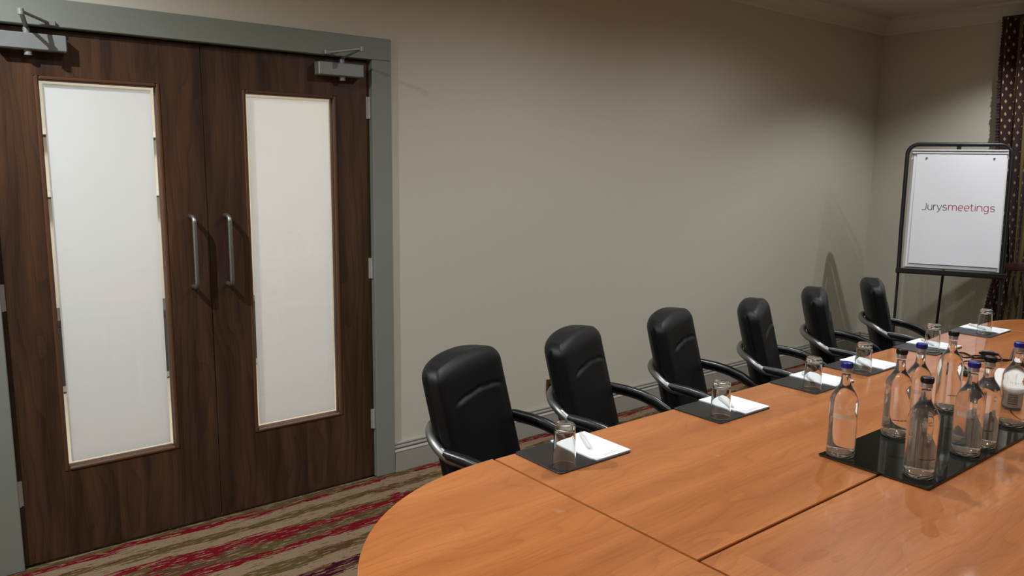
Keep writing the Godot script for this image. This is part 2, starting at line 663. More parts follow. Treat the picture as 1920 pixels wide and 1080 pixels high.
func build_socket() -> void:
	var t := thing("wall_socket", "brass double socket plate on the beige wall behind the chairs", "socket", Vector3(1.214, 0.276, 0.0))
	var b := MB.new()
	b.box(Vector3(0, 0, 0.004), Vector3(0.146, 0.088, 0.008), 0.003)
	part("face_plate", b, M.brass, t)
	for s in [-0.036, 0.036]:
		b = MB.new()
		b.box(Vector3(s, -0.004, 0.0095), Vector3(0.042, 0.04, 0.003), 0.001)
		part("outlet", b, M.black_plastic, t)
		b = MB.new()
		b.box(Vector3(s * 0.45, 0.03, 0.0105), Vector3(0.011, 0.016, 0.006), 0.001)
		part("switch", b, M.white_plastic, t)

# ---------------------------------------------------------------- doors

func build_doors() -> void:
	# grey architrave round the opening
	var b := MB.new()
	b.box(Vector3(0.057, 1.022, 0.01), Vector3(0.102, 2.044, 0.022), 0.003)
	b.box(Vector3(-1.574, 1.022, 0.01), Vector3(0.102, 2.044, 0.022), 0.003)
	b.box(Vector3(-0.7585, 2.094, 0.01), Vector3(1.733, 0.1, 0.022), 0.003)
	b.box(Vector3(0.012, 1.022, -0.06), Vector3(0.012, 2.044, 0.12))
	b.box(Vector3(-1.529, 1.022, -0.06), Vector3(0.012, 2.044, 0.12))
	b.box(Vector3(-0.7585, 2.053, -0.06), Vector3(1.553, 0.018, 0.12))
	# the stops that the leaves close against
	b.box(Vector3(-0.7585, 2.0325, -0.076), Vector3(1.53, 0.026, 0.036))
	b.box(Vector3(-0.004, 1.011, -0.076), Vector3(0.022, 2.018, 0.036))
	b.box(Vector3(-1.513, 1.011, -0.076), Vector3(0.022, 2.018, 0.036))
	struct("trim_door", b, M.grey_paint, "grey painted door surround")
	door("door_1", -1.519, -0.7645, -1, "walnut door leaf with a long frosted pane, left of the pair")
	door("door_2", -0.7605, 0.002, 1, "walnut door leaf with a long frosted pane, beside the plain beige wall")

func door(called: String, xa: float, xb: float, hinge: int, label: String) -> void:
	var y0 := 0.006
	var y1 := 2.036
	var zf := -0.012              # face towards the room
	var th := 0.044
	var d := struct_node(called, label, Vector3((xa + xb) / 2, 0, zf))
	var hw := (xb - xa) / 2
	var ow := 0.2175               # half the opening for the pane
	var oy0 := 0.352
	var oy1 := 1.872
	var leaf := MB.new()
	leaf.uvo = Vector2(0.4 + 0.37 * hinge, 0.0)
	for e in [[-hw, -ow, y0, y1], [ow, hw, y0, y1], [-ow, ow, y0, oy0], [-ow, ow, oy1, y1]]:
		leaf.box(Vector3((e[0] + e[1]) / 2, (e[2] + e[3]) / 2, -th / 2), Vector3(e[1] - e[0], e[3] - e[2], th))
	M.walnut_veneer.uv1_scale = Vector3(1 / 0.8, 1 / 2.1, 1)
	part("leaf", leaf, M.walnut_veneer, d)
	# glazing beads, both faces
	var bw := 0.016
	for e in [[Vector3(-ow + bw / 2, (oy0 + oy1) / 2, 0), Vector3(bw, oy1 - oy0, 0.018)], [Vector3(ow - bw / 2, (oy0 + oy1) / 2, 0), Vector3(bw, oy1 - oy0, 0.018)], [Vector3(0, oy0 + bw / 2, 0), Vector3(ow * 2 - bw * 2, bw, 0.018)], [Vector3(0, oy1 - bw / 2, 0), Vector3(ow * 2 - bw * 2, bw, 0.018)]]:
		for zz in [-0.005, -th + 0.005]:
			b_bead(e[0] + Vector3(0, 0, zz), e[1], d)
	var p := MB.new()
	p.box(Vector3(0, (oy0 + oy1) / 2, -th / 2), Vector3(ow * 2 - 0.006, oy1 - oy0 - 0.006, 0.006))
	part("glass_pane", p, M.clear_pane, d)
	var fm := MB.new()
	fm.box(Vector3(0, (oy0 + oy1) / 2 + 0.001, -th / 2 - 0.0036), Vector3(ow * 2 - bw * 2 - 0.028, oy1 - oy0 - bw * 2 - 0.022, 0.0006))
	var fo := part("frosted_film", fm, M.frosted_film, d)
	fo.set_meta("label", "white frosted film on the pane")
	# pull handle
	var hx := -hinge * (hw - 0.07)
	var pts := [Vector3(hx, 1.342, 0.0), Vector3(hx, 1.342, 0.032), Vector3(hx, 1.339, 0.044), Vector3(hx, 1.331, 0.052), Vector3(hx, 1.319, 0.056), Vector3(hx, 1.195, 0.056), Vector3(hx, 1.071, 0.056), Vector3(hx, 1.059, 0.052), Vector3(hx, 1.051, 0.044), Vector3(hx, 1.048, 0.032), Vector3(hx, 1.048, 0.0)]
	var h := MB.new()
	h.tube(pts, 0.0095, 12)
	var ho := part("pull_handle", h, M.satin_steel, d)
	ho.set_meta("label", "brushed steel pull handle")
	# hinges
	for hy in [0.302, 1.064, 1.826]:
		var k := MB.new()
		k.lathe([[Vector2(0.0, -0.05), Vector2(0.0065, -0.05)], [Vector2(0.0065, -0.05), Vector2(0.0065, 0.05)], [Vector2(0.0065, 0.05), Vector2(0, 0.05)]], 10, Vector3(hinge * (hw + 0.001), hy, 0.008))
		k.box(Vector3(hinge * (hw - 0.006), hy, 0.002), Vector3(0.014, 0.1, 0.003))
		part("hinge", k, M.hinge_grey, d)
	# overhead closer
	var cx := hinge * (hw - 0.158)
	var cl := MB.new()
	cl.box(Vector3(cx, 1.985, 0.026), Vector3(0.222, 0.058, 0.05), 0.004)
	var co := part("door_closer", cl, M.closer_silver, d)
	co.set_meta("label", "silver overhead door closer")
	var sp := MB.new()
	sp.lathe([[Vector2(0.0, 1.938), Vector2(0.013, 1.938)], [Vector2(0.013, 1.938), Vector2(0.013, 1.957)]], 14, Vector3(cx - hinge * -0.012, 0, 0.028))
	sp.lathe([[Vector2(0.011, 2.013), Vector2(0.011, 2.034)], [Vector2(0.011, 2.034), Vector2(0, 2.034)]], 14, Vector3(cx + hinge * 0.012, 0, 0.028))
	part("spindle", sp, M.closer_silver, co)
	var ax := cx + hinge * 0.012
	var el := Vector3(ax + hinge * 0.03, 2.068, 0.165)
	var a1 := MB.new()
	var q := []
	for k in 2:
		q.append(Vector3(ax, 2.036, 0.028).lerp(el, k))
	a1.tube(q, 0.008, 8, 0.5)
	a1.lathe([[Vector2(0.0, -0.012), Vector2(0.01, -0.012)], [Vector2(0.01, -0.012), Vector2(0.01, 0.008)], [Vector2(0.01, 0.008), Vector2(0, 0.008)]], 12, el)
	part("main_arm", a1, M.closer_silver, co)
	var a2 := MB.new()
	var br := Vector3(cx - hinge * 0.055, 2.055, 0.045)
	a2.tube([el, el.lerp(br, 0.5), br], 0.006, 8)
	a2.box(br + Vector3(0, 0, -0.006), Vector3(0.05, 0.02, 0.022), 0.003)
	part("link_arm", a2, M.closer_silver, co)

func b_bead(c: Vector3, s: Vector3, d: Node3D) -> void:
	var b := MB.new()
	b.box(c, s, 0.005)
	part("glazing_bead", b, M.walnut_bead, d)

func build_corridor() -> void:
	var b := MB.new()
	b.box(Vector3(-0.9, -0.06, -1.63), Vector3(4.6, 0.1, 3.02))
	struct("floor_corridor", b, M.corridor_floor, "pale stone floor beyond the doors")
	b = MB.new()
	b.box(Vector3(-0.9, 1.3, -3.06), Vector3(4.6, 2.7, 0.12))
	struct("wall_corridor", b, M.corridor_wall)
	for x in [-3.26, 1.46]:
		b = MB.new()
		b.box(Vector3(x, 1.3, -1.62), Vector3(0.12, 2.7, 3.0))
		struct("wall_corridor_end", b, M.corridor_wall)
	b = MB.new()
	b.box(Vector3(-0.9, 2.65, -1.63), Vector3(4.6, 0.1, 3.02))
	struct("ceiling_corridor", b, M.corridor_wall)
	var t := thing("sideboard", "long black sideboard in the corridor beyond the doors", "sideboard", Vector3(-0.9, 0, -2.72))
	b = MB.new()
	b.box(Vector3(0, 0.26, 0), Vector3(2.6, 0.42, 0.46), 0.004)
	part("carcass", b, M.console_black, t)
	b = MB.new()
	b.box(Vector3(0, 0.489, 0), Vector3(2.64, 0.035, 0.5), 0.004)
	part("top_board", b, M.console_black, t)
	b = MB.new()
	b.box(Vector3(0, 0.025, -0.01), Vector3(2.5, 0.05, 0.4))
	part("plinth", b, M.white_plastic, t)
	for k in 4:
		b = MB.new()
		b.box(Vector3(-0.96 + 0.64 * k, 0.26, 0.234), Vector3(0.62, 0.38, 0.014), 0.003)
		part("door_front", b, M.console_black, t)
	for e in [[1.325, "lower"], [1.745, "upper"]]:
		t = thing("wall_shelf", "white %s wall shelf above the black corridor sideboard" % e[1], "shelf", Vector3(-0.9, e[0], -2.88))
		b = MB.new()
		b.box(Vector3(0, 0, 0), Vector3(2.2, 0.04, 0.24), 0.003)
		part("board", b, M.white_plastic, t)
		b = MB.new()
		b.box(Vector3(0, -0.028, -0.04), Vector3(2.1, 0.016, 0.12))
		part("batten", b, M.console_black, t)

# ---------------------------------------------------------------- curtain

func build_curtain() -> void:
	var t := thing("curtain", "dark red and gold patterned curtain with fringed edge, tied back by the far wall", "curtain", Vector3(FAR, 0, 1.0))
	var rows := []
	var uvs := []
	var nr := 60
	var nc := 120
	var edge := []
	for j in nr + 1:
		var y := 2.66 - 2.65 * j / nr
		var lead: float   # z of the outer edge, and the width, follow the tie-back
		var wide: float
		var k := clampf((2.66 - y) / 1.78, 0, 1)
		if y > 0.88:
			lead = 0.965 + 0.155 * pow(k, 1.7)
			wide = lerpf(0.62, 0.26, pow(k, 1.6))
		else:
			var q := clampf((0.88 - y) / 0.88, 0, 1)
			lead = lerpf(1.12, 1.0, pow(q, 0.7))
			wide = lerpf(0.26, 0.5, pow(q, 0.7))
		var amp := lerpf(0.05, 0.026, exp(-pow((y - 0.88) / 0.25, 2.0)))
		var row := []
		var uv := []
		for c in nc + 1:
			var s := float(c) / nc
			var ph := s * TAU * 6.0 + 0.5 * sin(y * 1.3)
			row.append(Vector3(-0.13 - amp * sin(ph), y, lead - 1.0 + wide * s + 0.012 * cos(ph) * sin(PI * s)))
			uv.append(Vector2(s * 1.25 / 0.36, y / 0.36))
		rows.append(row)
		uvs.append(uv)
		edge.append(row[0])
	var b := MB.new()
	b.grid(rows, false, 1.0, uvs)
	part("cloth", b, M.curtain_print, t)
	var f := MB.new()
	var rng := RandomNumberGenerator.new()
	rng.seed = 77
	for j in range(0, nr):
		for h in 2:
			var p: Vector3 = edge[j].lerp(edge[j + 1], h * 0.5)
			var d := Vector3(rng.randf_range(-0.3, 0.3), -0.25 + rng.randf_range(-0.2, 0.2), -1.0).normalized()
			var r := 0.014 + rng.randf() * 0.005
			var pts := []
			var rr := []
			for i in 6:
				var a := i / 5.0
				pts.append(p + d * (a * 0.036 - 0.004))
				rr.append(maxf(r * sin(PI * (0.12 + a * 0.86)), 0.002))
			f.tube(pts, rr, 6)
	part("fringe", f, M.curtain_fringe, t)
	var tb := MB.new()
	var ring := []
	for k in 25:
		var g := TAU * k / 24.0
		ring.append(Vector3(-0.125 + 0.068 * cos(g), 0.88 + 0.02 * sin(g), 0.245 + 0.15 * sin(g)))
	var rws := []
	for q in [-0.03, -0.02, 0.0, 0.02, 0.03]:
		var row := []
		for k in 24:
			row.append(ring[k] + Vector3(0, q, 0) + (ring[k] - Vector3(-0.125, ring[k].y, 0.245)) * (0.06 if absf(q) < 0.025 else 0.0))
		rws.append(row)
	tb.grid(rws, true, -1.0)
	part("tie_back", tb, M.tie_band, t)
	var rl := MB.new()
	rl.tube([Vector3(-0.13, 2.665, -0.06), Vector3(-0.13, 2.665, 1.9)], 0.012, 10)
	part("rail", rl, M.black_metal, t)

# ---------------------------------------------------------------- table

func half_end(cx: float, sg: float) -> Array:
	var p := []
	var m := 48
	for k in m + 1:
		var g := -PI / 2 + PI * k / m
		var cs := cos(g)
		var sn := sin(g)
		p.append(Vector2(cx + sg * 0.7 * pow(absf(cs), 2.0 / 2.2), 2.385 + 0.74 * signf(sn) * pow(absf(sn), 2.0 / 2.2)))
	return p

func table_leg(t: Node3D, p: Vector3) -> void:
	var b := MB.new()
	b.lathe([[Vector2(0, 0.0), Vector2(0.03, 0.0)], [Vector2(0.03, 0.0), Vector2(0.03, 0.012), Vector2(0.022, 0.016)], [Vector2(0.022, 0.016), Vector2(0.022, TOP - 0.026)]], 18, p)
	part("leg", b, M.satin_steel, t)

func build_table() -> void:
	M.cherry_veneer.uv1_scale = Vector3(1 / 3.6, 1 / 0.9, 1)
	var specs := [[1.65, 2.3815, "long cherry veneer table section along the row of leather chairs", Vector2(0.56, -1.64)], [2.3885, 3.12, "long cherry veneer table section on the far side from the leather chairs", Vector2(0.4, -2.33)]]
	for s in specs:
		var t := thing("conference_table", s[2], "table")
		var b := MB.new()
		b.uvo = s[3]
		b.prism([Vector2(-0.498, s[0]), Vector2(2.848, s[0]), Vector2(2.848, s[1]), Vector2(-0.498, s[1])], TOP - 0.026, TOP, 0.002)
		part("tabletop", b, M.cherry_veneer, t)
		for x in [-0.38, 1.17, 2.73]:
			for z in [s[0] + 0.12, s[1] - 0.12]:
				table_leg(t, Vector3(x, 0, z))
		b = MB.new()
		b.box(Vector3(1.175, TOP - 0.056, (s[0] + s[1]) / 2 - 0.2), Vector3(3.05, 0.06, 0.03), 0.003)
		b.box(Vector3(1.175, TOP - 0.056, (s[0] + s[1]) / 2 + 0.2), Vector3(3.05, 0.06, 0.03), 0.003)
		part("under_frame", b, M.black_metal, t)
	for e in [[-0.5035, -1.0, "rounded cherry veneer table end nearer the double doors", Vector2(1.3, -1.63)], [2.8535, 1.0, "rounded cherry veneer table end nearer the flip chart", Vector2(-2.7, -1.6)]]:
		var t := thing("table_end", e[2], "table")
		var b := MB.new()
		b.uvo = e[3]
		var poly := half_end(e[0], e[1])
		b.prism(poly, TOP - 0.026, TOP, 0.002)
		part("tabletop", b, M.cherry_veneer, t)
		for z in [1.9, 2.87]:
			table_leg(t, Vector3(e[0] + e[1] * 0.12, 0, z))
		table_leg(t, Vector3(e[0] + e[1] * 0.56, 0, 2.385))

# ---------------------------------------------------------------- chairs

func back_point(u: float, y: float, inset_w: float, inset_t: float) -> Vector3:
	# one point of the padded back: u runs round its section at height y; flat in front, rounded behind
	var g := u * TAU
	var front := 0.172 - 0.255 * y                    # z of the front face at this height
	var hw := 0.221
	var cs := cos(g)
	var sn := sin(g)
	var is_front := sn > 0.0
	var e := 2.0 / 7.0 if is_front else 2.0 / 2.5
	var deep := 0.034 if is_front else 0.094
	var x := signf(cs) * pow(absf(cs), e) * maxf(hw - inset_w, 0.001)
	var zz := signf(sn) * pow(absf(sn), e) * maxf(deep - inset_t * (0.6 if is_front else 1.0), 0.001)
	var z := front - 0.034 + zz
	# seam between the shell and the cushion, along the sides
	var groove := exp(-pow((zz + 0.026) / 0.007, 2.0)) * clampf((0.885 - y) / 0.02, 0, 1)
	x -= signf(x) * 0.011 * groove
	if is_front:
		var f := clampf(zz / deep * 2.2 - 1.2, 0, 1)
		var yc := 0.797 - 0.75 * x * x                # the arched crease
		var across := clampf((0.172 - absf(x)) / 0.04, 0, 1)
		var dy := yc - y
		var puff := 0.0045 * clampf((dy + 0.004) / 0.010, 0, 1) * exp(-maxf(dy - 0.006, 0) / 0.14)
		puff -= 0.004 * exp(-pow((dy + 0.008) / 0.006, 2.0))
		z += f * across * puff
		z += f * 0.008 * (1.0 - pow(absf(x) / 0.23, 2.0))
	return Vector3(x, y, z)

func make_chair() -> Node3D:
	var t := thing("conference_chair", "", "chair", Vector3.ZERO, 0.0, "black leather conference chairs along the table")
	# backrest
	var rows := []
	var levels := []
	for k in 7:
		var g := PI / 2 * k / 6.0
		levels.append([0.43 + 0.03 * (1 - cos(g)), 0.03 * (1 - sin(g))])
	for k in range(1, 28):
		levels.append([lerpf(0.46, 0.74, k / 28.0), 0.0])
	for k in range(0, 36):
		levels.append([lerpf(0.74, 0.83, k / 36.0), 0.0])
	for k in range(0, 5):
		levels.append([lerpf(0.83, 0.858, k / 5.0), 0.0])
	for k in 13:
		var g := PI / 2 * k / 12.0
		levels.append([0.858 + 0.042 * sin(g), 0.042 * (1 - cos(g))])
	levels.append([0.9005, 0.5])
	var nc := 120
	for l in levels:
		var row := []
		for k in nc:
			var y: float = l[0]
			var iw: float = l[1]
			var p := back_point(float(k) / nc, y, iw, l[1])
			if y > 0.8:
				p.y += 0.032 * (1.0 - pow(p.x / 0.222, 2.0)) * pow(clampf((y - 0.8) / 0.11, 0, 1), 1.5)
			row.append(p)
		rows.append(row)
	var bottom := []
	for k in nc:
		bottom.append(Vector3(0, 0.43, -0.01))
	rows.push_front(bottom)
	var b := MB.new()
	b.grid(rows, true, -1.0)
	part("backrest", b, M.leather, t)
	# seat
	b = MB.new()
	rows = []
	for k in 19:
		var a := PI * k / 18.0
		var yy := 0.445 - 0.055 * signf(cos(a)) * pow(absf(cos(a)), 0.5)
		var sh := pow(sin(a), 0.4)
		var row := []
		for c in 48:
			var g := TAU * c / 48.0
			var ex := 2.0 / 5.0
			row.append(Vector3(0.25 * sh * signf(cos(g)) * pow(absf(cos(g)), ex), yy + 0.012 * (1.0 if k > 9 else 0.0), 0.2 + 0.245 * sh * signf(sin(g)) * pow(absf(sin(g)), ex)))
		rows.append(row)
	b.grid(rows, true, -1.0)
	part("seat", b, M.leather, t)
	# one bent tube runs behind the back and forms both arms
	var side := [Vector3(0.0, 0.692, -0.156), Vector3(0.08, 0.692, -0.150), Vector3(0.15, 0.689, -0.131), Vector3(0.2, 0.680, -0.1), Vector3(0.228, 0.664, -0.066), Vector3(0.24, 0.644, -0.032), Vector3(0.243, 0.630, 0.0), Vector3(0.245, 0.624, 0.06), Vector3(0.247, 0.612, 0.12), Vector3(0.249, 0.589, 0.18), Vector3(0.25, 0.557, 0.235), Vector3(0.25, 0.517, 0.275), Vector3(0.246, 0.472, 0.295), Vector3(0.235, 0.427, 0.29), Vector3(0.22, 0.405, 0.265), Vector3(0.16, 0.393, 0.23)]
	var cur := Curve3D.new()
	var full := []
	for k in range(side.size() - 1, 0, -1):
		full.append(Vector3(-side[k].x, side[k].y, side[k].z))
	full.append_array(side)
	for k in full.size():
		var tn: Vector3 = (full[mini(k + 1, full.size() - 1)] - full[maxi(k - 1, 0)]) / 6.0
		cur.add_point(full[k], -tn, tn)
	cur.bake_interval = 0.012
	var loop := Array(cur.get_baked_points())
	b = MB.new()
	b.tube(loop, 0.0165, 12)
	part("arm_frame", b, M.silver, t)
	for s in [-1.0, 1.0]:
		b = MB.new()
		var pts := []
		var rr := []
		var pad := [Vector3(0.241, 0.647, -0.026), Vector3(0.2415, 0.645, -0.02), Vector3(0.243, 0.641, 0.0), Vector3(0.245, 0.634, 0.06), Vector3(0.247, 0.622, 0.12), Vector3(0.249, 0.6, 0.18), Vector3(0.25, 0.569, 0.233), Vector3(0.25, 0.552, 0.254), Vector3(0.25, 0.54, 0.268)]
		var pr := [0.004, 0.015, 0.019, 0.0205, 0.021, 0.021, 0.02, 0.016, 0.006]
		for k in pad.size():
			pts.append(Vector3(pad[k].x * s, pad[k].y, pad[k].z))
			rr.append(pr[k])
		b.tube(pts, rr, 14)
		part("arm_pad", b, M.black_plastic, t)
	# column, star base and castors
	b = MB.new()
	b.lathe([[Vector2(0, 0.06), Vector2(0.035, 0.06), Vector2(0.035, 0.13)], [Vector2(0.035, 0.13), Vector2(0.026, 0.14), Vector2(0.026, 0.28)], [Vector2(0.026, 0.28), Vector2(0.016, 0.28), Vector2(0.016, 0.39)]], 18, Vector3(0, 0, 0.19))
	b.box(Vector3(0, 0.388, 0.19), Vector3(0.2, 0.025, 0.24), 0.004)
	part("gas_column", b, M.black_metal, t)
	for k in 5:
		var g := TAU * (k + 0.25) / 5.0
		var d := Vector3(cos(g), 0, sin(g))
		var o := Vector3(0, 0, 0.19)
		b = MB.new()
		b.tube([o + Vector3.UP * 0.1, o + d * 0.1 + Vector3.UP * 0.095, o + d * 0.215 + Vector3.UP * 0.068], [0.022, 0.019, 0.013], 10)
		part("base_leg", b, M.black_plastic, t)
		b = MB.new()
		for w in [-0.012, 0.012]:
			b.X = Transform3D(Basis(Vector3(-sin(g), 0, cos(g)), Vector3(cos(g), 0, sin(g)), Vector3.UP), o + d * 0.215 + Vector3.UP * 0.026)
			b.lathe([[Vector2(0, w - 0.008), Vector2(0.026, w - 0.008)], [Vector2(0.026, w - 0.008), Vector2(0.026, w + 0.008)], [Vector2(0.026, w + 0.008), Vector2(0, w + 0.008)]], 14)
		b.X = Transform3D()
		b.tube([o + d * 0.215 + Vector3.UP * 0.03, o + d * 0.215 + Vector3.UP * 0.07], 0.007, 8)
		part("castor", b, M.black_plastic, t)
	return t

func build_chairs() -> void:
	var spots := [[-0.243, 1.261, 25.0, "black leather chair nearest the double doors"], [0.327, 1.224, 26.5, "second black leather chair from the double doors, in front of the socket"], [0.971, 1.177, 23.5, "third black leather chair from the double doors"], [1.545, 1.233, 27.6, "fourth black leather chair from the double doors, third from the flip chart"], [2.16, 1.199, 29.8, "black leather chair next to last before the flip chart"], [2.798, 1.197, 29.0, "black leather chair nearest the flip chart"]]
	var first := make_chair()
	for k in spots.size():
		var s: Array = spots[k]
		if k == 0:
			first.position = Vector3(s[0], 0, s[1])
			first.rotation.y = deg_to_rad(s[2])
			first.set_meta("label", s[3])
		else:
			copy_of(first, s[3], Vector3(s[0], 0, s[1]), deg_to_rad(s[2]))

# ---------------------------------------------------------------- flip chart

func build_flip_chart() -> void:
	var yaw := deg_to_rad(62.5)
	var lean := deg_to_rad(10.3)
	var t := thing("flip_chart_easel", "black framed flip chart easel with a white pad in the far corner", "easel", Vector3(3.928, 0, 1.077), -yaw)
	# the sloping plane of the board: a across, h up from the pad's lower edge
	var up := Vector3(0, cos(lean), -sin(lean))
	var base := Vector3(0, 0.898, -0.163)
	var P := Transform3D(Basis(Vector3.RIGHT, up, Vector3(0, sin(lean), cos(lean))), base)
	var xa := -0.342
	var xb := 0.312
	var ht := 0.868
	var fr := MB.new()
	fr.X = P
	var pts := [Vector3(xa + 0.004, -0.055, -0.012), Vector3(xa, 0.2, -0.012)]
	var r := 0.075
	for k in 9:
		var g := PI / 2 * k / 8.0
		pts.append(Vector3(xa + r - r * cos(g), ht - r + r * sin(g), -0.012))
	for k in 9:
		var g := PI / 2 * (1 - k / 8.0)
		pts.append(Vector3(xb - r + r * cos(g), ht - r + r * sin(g), -0.012))
	pts.append_array([Vector3(xb, 0.2, -0.012), Vector3(xb - 0.004, -0.055, -0.012)])
	fr.tube(pts, 0.0145, 10)
	part("frame", fr, M.black_metal, t)
	var tr := MB.new()
	tr.X = P
	tr.box(Vector3((xa + xb) / 2, -0.056, 0.008), Vector3(xb - xa + 0.03, 0.036, 0.055), 0.004)
	part("pen_tray", tr, M.black_metal, t)
	for x in [xa + 0.004, xb - 0.004]:
		var l := MB.new()
		l.X = P
		var low := -0.898 / cos(lean)
		l.tube([Vector3(x, -0.06, -0.012), Vector3(x, low + 0.016, -0.012)], 0.0095, 10)
		l.tube([Vector3(x, low + 0.04, -0.012), Vector3(x, low + 0.012, -0.012)], 0.013, 10)
		part("leg", l, M.black_metal, t)
	var rear := MB.new()
	var hinge := P * Vector3(-0.015, 0.83, -0.03)
	rear.tube([hinge, Vector3(hinge.x, 0.008, hinge.z - 0.4)], 0.0095, 10)
	part("rear_leg", rear, M.black_metal, t)
	var bd := MB.new()
	bd.X = P
	bd.box(Vector3(-0.012, 0.4, -0.012), Vector3(0.606, 0.86, 0.012), 0.002)
	part("board", bd, M.board_white, t)
	var hb := MB.new()
	hb.X = P
	hb.box(Vector3(-0.015, 0.845, -0.014), Vector3(0.028, 0.04, 0.012), 0.002)
	part("bracket", hb, M.black_metal, t)
	var cl := MB.new()
	cl.X = P
	cl.box(Vector3(-0.012, 0.822, 0.006), Vector3(0.6, 0.012, 0.02), 0.003)
	cl.box(Vector3(-0.012, 0.803, 0.004), Vector3(0.6, 0.014, 0.016), 0.003)
	part("clamp_bar", cl, M.clamp_grey, t)
	for x in [-0.215, 0.205]:
		var kn := MB.new()
		kn.X = P * Transform3D(Basis(Vector3.RIGHT, PI / 2), Vector3(x, 0.767, 0.0152))
		kn.lathe([[Vector2(0.0, 0.004), Vector2(0.006, 0.003), Vector2(0.007, 0.0)]], 10)
		part("pad_peg", kn, M.satin_steel, t)
	# the pad: a stack of large sheets, its top sheet printed
	var pad := thing("flip_chart_pad", "white flip chart pad printed with a two-colour word, hung on the easel", "paper pad", t.position, -yaw)
	var sheets := MB.new()
	sheets.X = P
	sheets.box(Vector3(-0.016, 0.376, 0.003), Vector3(0.568, 0.8, 0.014), 0.001)
	part("sheets", sheets, M.paper, pad)
	var sheet := MB.new()
	sheet.X = P
	var rows := []
	for j in 17:
		var row := []
		for k in 13:
			var a := k / 12.0
			var h := j / 16.0
			var lift := sheet_lift(a, h)
			row.append(Vector3(lerpf(-0.28, 0.28, a), lerpf(0.002, 0.792, h), lift))
		rows.append(row)
	sheet.grid(rows, false, 1.0)
	var sh := part("top_sheet", sheet, M.paper, pad)
	# its printed word, laid on the sheet
	for w in [["Jurys", M.grey_ink], ["meetings", M.red_ink]]:
		var wb := MB.new()
		wb.X = P
		for l in LETTERS:
			if l[3] == w[0]:
				print_letter(wb, l[0], -0.222 + (l[1] - 122.0) * 0.000773, (l[2] - l[1]) * 0.000773)
		part("printed_word", wb, w[1], sh)

func sheet_lift(a: float, h: float) -> float:
	return 0.0125 + 0.012 * pow(1.0 - h, 3.0) * (0.5 + 0.5 * a) + 0.0015 * sin(a * 7.0 + h * 5.0)

const LETTERS := [["J", 122.0, 158.0, "Jurys"], ["u", 173.0, 205.0, "Jurys"], ["r", 219.0, 238.0, "Jurys"], ["y", 247.0, 284.0, "Jurys"], ["s", 294.0, 326.0, "Jurys"], ["m", 341.0, 406.0, "meetings"], ["e", 421.0, 457.0, "meetings"], ["e", 470.0, 506.0, "meetings"], ["t", 515.0, 540.0, "meetings"], ["i", 553.0, 555.0, "meetings"], ["n", 570.0, 608.0, "meetings"], ["g", 623.0, 658.0, "meetings"], ["s", 674.0, 708.0, "meetings"]]

func bow(cx: float, cy: float, rx: float, ry: float, a0: float, a1: float) -> Array:
	var p := []
	for k in 13:
		var g := deg_to_rad(lerpf(a0, a1, k / 12.0))
		p.append(Vector2(cx + rx * cos(g), cy + ry * sin(g)))
	return p

